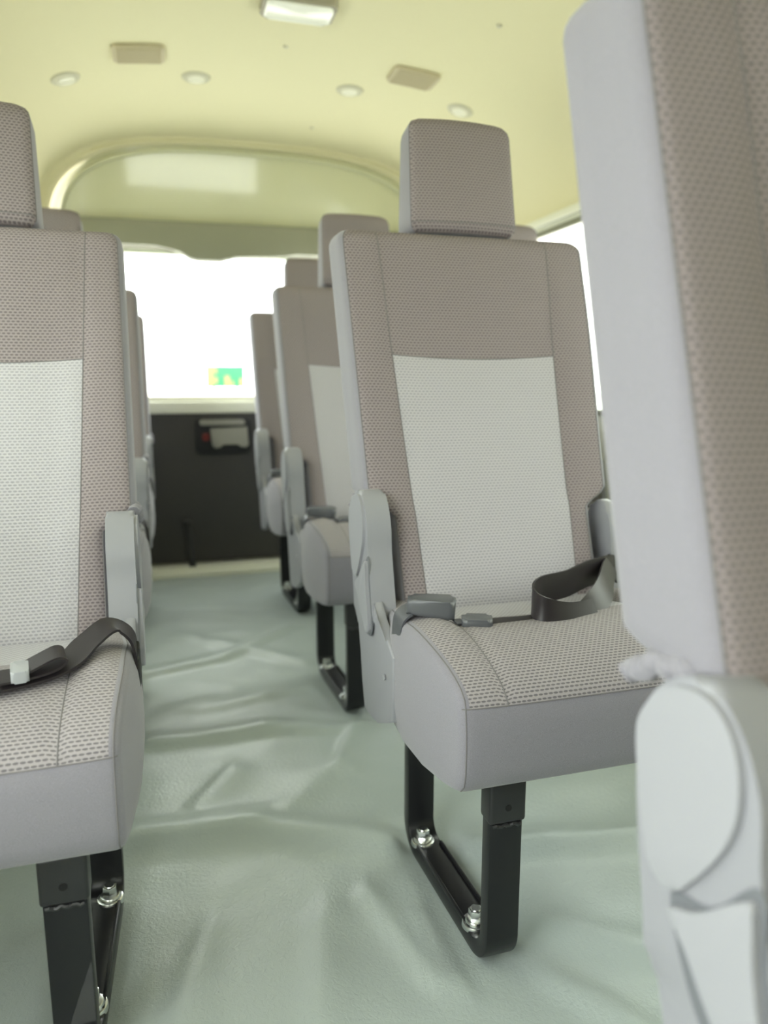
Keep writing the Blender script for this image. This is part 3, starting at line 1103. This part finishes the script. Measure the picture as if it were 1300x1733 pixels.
def make_leg_frame(parent, s, film=False):
    cx = s * (0.083 if s > 0 else 0.074)
    yf, yr, th = 0.040, 0.352, 0.026
    R_ = 0.042
    tw = 0.000 if s > 0 else -0.012
    pts = [(cx, yf, 0.300), (cx, yf, 0.27), (cx, yf, 0.20), (cx, yf, 0.12), (cx, yf, th / 2 + R_)]
    for k in range(1, 9):
        a = math.radians(90 * k / 8)
        pts.append((cx, yf + R_ - R_ * math.cos(a), th / 2 + R_ - R_ * math.sin(a)))
    for f in (0.25, 0.5, 0.75):
        pts.append((cx, yf + R_ + (yr - yf - 2 * R_) * f, th / 2))
    for k in range(0, 9):
        a = math.radians(90 * k / 8)
        pts.append((cx, yr - R_ + R_ * math.sin(a), th / 2 + R_ - R_ * math.cos(a)))
    pts += [(cx, yr, 0.15), (cx, yr, 0.30)]
    skew = lambda y: -s * 0.014 * (y - yf) / (yr - yf)
    pts = [(x + skew(y), y, z) for x, y, z in pts]
    bm = bmesh.new()
    rect_sweep(bm, pts, (1, 0, 0), 0.050, th, 0.003)
    o = bm_obj('leg_frame', bm, STEEL, parent, sharp=30)
    # raised flanges of the foot channel
    bm = bmesh.new()
    for sx in (-1, 1):
        bm_box(bm, cx + sx * 0.0215 - 0.0025, cx + sx * 0.0215 + 0.0025, yf + 0.05, yr - 0.05, 0.022, 0.031, 0.0015)
    for v in bm.verts:
        v.co.x += skew(v.co.y)
    bm_obj('channel_flange', bm, STEEL, o)
    # mounting bracket wrapped over the front leg, with a weld bead and a black disc painted as a hole's dark
    bm = bmesh.new()
    bm_box(bm, cx - 0.0275, cx + 0.0275, yf - 0.018, yf + 0.016, 0.238, 0.300, 0.005, 3)
    bk = bm_obj('mounting_bracket', bm, STEEL_F, parent)
    bm = bmesh.new()
    bm_cyl(bm, (cx, yf - 0.0186, 0.262), (cx, yf - 0.0150, 0.262), 0.0048, None, 20)
    bm_obj('hole_shade_disc', bm, HOLE_DARK, bk)
    bm = bmesh.new()
    tube(bm, [(cx - 0.021 + 0.0042 * k, yf - 0.0135 - 0.0012 * (k % 2), 0.2345 + 0.0014 * math.sin(k * 1.9)) for k in range(11)], 0.0034, 8)
    bm_obj('weld_bead', bm, STEEL_F, bk)
    for by in (0.100, 0.314):
        bm = bmesh.new()
        zt, bx = 0.026, cx + skew(by) - s * 0.007
        bm_cyl(bm, (bx, by, zt - 0.004), (bx, by, zt + 0.004), 0.0215, 0.0200, 28, 0.001)
        bm_cyl(bm, (bx, by, zt + 0.003), (bx, by, zt + 0.009), 0.0172, 0.0150, 28, 0.001)
        bm_cyl(bm, (bx, by, zt + 0.008), (bx, by, zt + 0.024), 0.0118, 0.0112, 6, 0.001)
        bm_cyl(bm, (bx, by, zt + 0.0235), (bx, by, zt + 0.0255), 0.0082, 0.0070, 20)
        bm_obj('bolt', bm, ZINC, o, sharp=25)
    return o


def make_belts(parent, s, style):
    """style 'buckle': stalk and looped webbing; style 'lap': webbing over the bolster with a slide clip"""
    if style == 'buckle':
        bm = bmesh.new()
        ribbon(bm, [(s * -0.016, 0.225, 0.410), (s * -0.014, 0.228, 0.445), (s * -0.010, 0.226, 0.478), (s * 0.006, 0.220, 0.494)],
               [(0, 1, 0), (0, 1, 0.1), (0, 1, 0.1), (0, 1, 0)], 0.042, 0.0018)
        st = bm_obj('belt_stalk', bm, BUCKLE, parent)
        # buckle body
        b = bmesh.new()
        prism(b, rrect(-0.037, 0.037, -0.022, 0.022, 0.009), 'z', -0.014, 0.014, 0.007, 3)
        for v in b.verts:
            f = (v.co.x + 0.037) / 0.074
            v.co.y *= 0.80 + 0.20 * f
            v.co.z *= 0.80 + 0.25 * f
            v.co.z += 0.005 * math.sin(f * math.pi)
        M = Matrix.Translation((s * 0.034, 0.205, 0.499)) @ Matrix.Rotation(s * math.radians(-22), 4, 'Z') @ Matrix.Rotation(s * math.radians(4), 4, 'Y')
        if s < 0:
            M = M @ Matrix.Rotation(math.pi, 4, 'Z')
        bmesh.ops.transform(b, matrix=M, verts=b.verts[:])
        bm_obj('belt_buckle', b, BUCKLE, parent, sharp=75)
        # lap belt: the tongue end lying on the cushion, the loop standing up by the window
        b = bmesh.new()
        prism(b, rrect(-0.024, 0.022, -0.017, 0.017, 0.008), 'z', -0.010, 0.010, 0.006, 3)
        M = Matrix.Translation((s * 0.094, 0.165, 0.480)) @ Matrix.Rotation(s * math.radians(-20), 4, 'Z')
        bmesh.ops.transform(b, matrix=M, verts=b.verts[:])
        bm_box(b, *sorted((s * 0.062, s * 0.075)), 0.166, 0.188, 0.4800, 0.4820)
        bm = bmesh.new()
        ribbon(bm, [(s * 0.110, 0.160, 0.478), (s * 0.18, 0.155, 0.476), (s * 0.27, 0.170, 0.474), (s * 0.34, 0.215, 0.490), (s * 0.40, 0.290, 0.505), (s * 0.455, 0.36, 0.500), (s * 0.464, 0.40, 0.47)],
               [(0, 1, 0.1), (0, 1, 0.2), (0, 1, 0.3), (0, .8, 0.6), (0, .7, 0.8), (0, .7, 0.8), (0, .7, .7)], 0.040, 0.0016)
        bl = bm_obj('lap_belt', bm, BELT, parent)
        bm_obj('belt_tongue', b, BUCKLE, bl)
        bm = bmesh.new()
        ribbon(bm, [(s * 0.300, 0.165, 0.478), (s * 0.240, 0.145, 0.482), (s * 0.195, 0.148, 0.494), (s * 0.192, 0.178, 0.504), (s * 0.225, 0.212, 0.508), (s * 0.29, 0.245, 0.505), (s * 0.36, 0.290, 0.506), (s * 0.44, 0.335, 0.500), (s * 0.462, 0.365, 0.47)],
               [(0, .5, .8), (0, .3, 1), (0, .1, 1), (0, 0, 1), (0, 0, 1), (0, 0.05, 1), (0, 0.1, 1), (0, 0.2, 1), (0, .3, 1)], 0.046, 0.0016)
        bm_obj('belt_loop', bm, BELT, parent)
    else:
        bm = bmesh.new()
        ribbon(bm, [(s * -0.008, 0.225, 0.415), (s * -0.012, 0.225, 0.455), (s * -0.006, 0.222, 0.492), (s * 0.018, 0.214, 0.511), (s * 0.045, 0.180, 0.503), (s * 0.066, 0.140, 0.492), (s * 0.10, 0.118, 0.486), (s * 0.18, 0.10, 0.484), (s * 0.30, 0.11, 0.483)],
               [(0, 1, 0), (0, 1, 0), (0.0, 1, 0.1), (0.25 * s, 1, 0.15), (.5 * s, 1, .1), (.45 * s, 1, .1), (.25 * s, 1, .1), (0, 1, .1), (0, 1, 0)], 0.042, 0.0018)
        bl = bm_obj('lap_belt', bm, BELT, parent)
        bm = bmesh.new()
        ribbon(bm, [(s * 0.140, 0.106, 0.492), (s * 0.100, 0.116, 0.493), (s * 0.076, 0.127, 0.497), (s * 0.068, 0.131, 0.505), (s * 0.078, 0.126, 0.510), (s * 0.100, 0.117, 0.503), (s * 0.112, 0.112, 0.498)],
               [(.2 * s, 1, .1)] * 7, 0.036, 0.0014)
        bm_obj('belt_fold', bm, BELT, bl)
        b = bmesh.new()
        prism(b, rrect(-0.010, 0.010, -0.021, 0.021, 0.004), 'z', -0.005, 0.009, 0.003, 2)
        M = Matrix.Translation((s * 0.116, 0.110, 0.494)) @ Matrix.Rotation(s * math.radians(-10), 4, 'Z')
        bmesh.ops.transform(b, matrix=M, verts=b.verts[:])
        bm_obj('slide_clip', b, CLIP, bl)
        bm = bmesh.new()
        prism(bm, [(0.20, 0.39), (0.265, 0.39), (0.258, 0.455), (0.235, 0.478), (0.21, 0.455)], 'x', *sorted((s * -0.016, s * -0.009)), 0.002)
        bm_obj('belt_anchor', bm, BEZEL, parent)


def make_seat(name, s, rec_deg, y0, belts, film=False):
    root = empty(name)
    rec = math.radians(rec_deg)
    make_cushion(root, s)
    make_backrest(root, s, rec, y0)
    make_headrest(root, s, rec, y0)
    make_side_cover(root, s)
    make_leg_frame(root, s, film)
    if belts:
        make_belts(root, s, belts)
    # everything hangs from the middle of the seat's foot: shift the parts
    for ch in root.children:
        ch.location = (-s * WID / 2, 0, 0)
    return root


def copy_tree(o, parent=None):
    c = o.copy()
    COL.objects.link(c)
    if parent is not None:
        c.parent = parent
        c.matrix_parent_inverse = o.matrix_parent_inverse.copy()
    for ch in o.children:
        copy_tree(ch, c)
    return c


YS = 0.82
GR, GL = 'passenger seats right of the aisle', 'passenger seats left of the aisle'
seatR = make_seat('passenger_seat', 1, 19.0, 0.325, 'buckle')
seatN = make_seat('passenger_seat', 1, 15.5, 0.337, 'buckle')
seatL = make_seat('passenger_seat', -1, 22.5, 0.340, 'lap')


def place(o, ax, s, row, label, group, dy=0.0, dx=0.0):
    o.location = (ax + dx + s * WID / 2, YS + PITCH * row + dy, 0)
    tag(o, label, 'seat', group)
    return o


place(seatR, AR, 1, 0, 'grey passenger seat right of the aisle, nearly whole, with looped dark belt and buckle', GR)
place(seatN, AR, 1, -1, 'nearest grey passenger seat cut off by the right edge of the photo', GR)
place(copy_tree(seatR), AR, 1, 1, 'grey passenger seat directly behind the large right seat with looped belt', GR, dx=0.008)
place(copy_tree(seatR), AR, 1, 2, 'rearmost grey passenger seat right of the aisle, beside the dark tailgate panel', GR, dx=0.032)
place(copy_tree(seatR), AR2, 1, 1, 'passenger seat by the right window, only its headrest showing beside the tall headrest', GR)
place(seatL, AL, -1, 0, 'large grey passenger seat at the left edge with a dark lap belt across its cushion', GL)
place(copy_tree(seatL), AL, -1, 1, 'grey passenger seat left of the aisle, just behind the large left seat', GL)
place(copy_tree(seatL), AL, -1, 2, 'rearmost passenger seat left of the aisle, a thin strip showing beside the rear window', GL)

lf = [c for c in seatL.children if c.name.startswith('leg_frame')][0]
bm = bmesh.new()
gx, gz = 8, 12
lcx = -0.074
V = [[bm.verts.new((lcx + 0.024 - 0.030 * (i / gx) * (1 - j / gz), 0.0235 - 0.004 * abs(noise.noise(Vector((i * .9, j * .7, 3)))), 0.075 + 0.085 * j / gz)) for i in range(gx + 1)] for j in range(gz + 1)]
for j in range(gz):
    for i in range(gx):
        bm.faces.new((V[j][i], V[j][i + 1], V[j + 1][i + 1], V[j + 1][i]))
bmesh.ops.remove_doubles(bm, verts=bm.verts[:], dist=0.0002)
bm_obj('film_scrap', bm, WRAP, lf, sharp=10)['label'] = 'scrap of clear film stuck to the leg'

# ------------------------------------------------------------------ outside
bm = bmesh.new()
bm_box(bm, -60, 60, -50, 80, -0.80, -0.70)
struct(bm_obj('ground', bm, GROUND, smooth=False))
sg = empty('road_sign', (0, 0, 0))
YS_ = 12.0
sx0, sx1, sz0, sz1 = 0.66, 1.26, 0.74, 1.08
bm = bmesh.new()
bm_box(bm, sx0, sx1, YS_, YS_ + 0.03, sz0, sz1, 0.01)
brd = bm_obj('sign_board', bm, SIGN_G, sg)
bm = bmesh.new()
for k, (a, b, c, d) in enumerate(((0.80, 0.86, 0.76, 1.05), (0.88, 0.93, 0.80, 0.90), (0.88, 0.93, 0.96, 1.04), (1.05, 1.12, 0.76, 0.92), (1.14, 1.18, 0.76, 0.84), (1.28, 1.34, 0.76, 0.88))):
    bm_box(bm, a - 0.1, b - 0.1, YS_ - 0.006, YS_, c, d, 0.002)
bm_obj('sign_marks', bm, SIGN_Y, brd)
for x in (0.78, 1.14):
    bm = bmesh.new()
    bm_cyl(bm, (x, YS_ + 0.06, -0.70), (x, YS_ + 0.06, 1.05), 0.03)
    bm_obj('post', bm, SIGN_P, sg)
tag(sg, 'green roadside sign with yellow marks seen through the rear window', 'sign')
bm = bmesh.new()
bm_box(bm, -6, 8, 14.0, 14.2, -0.70, 0.62, 0.02)
tag(bm_obj('boundary_wall', bm, YWALL), 'low cream boundary wall outside beyond the green sign', 'wall')
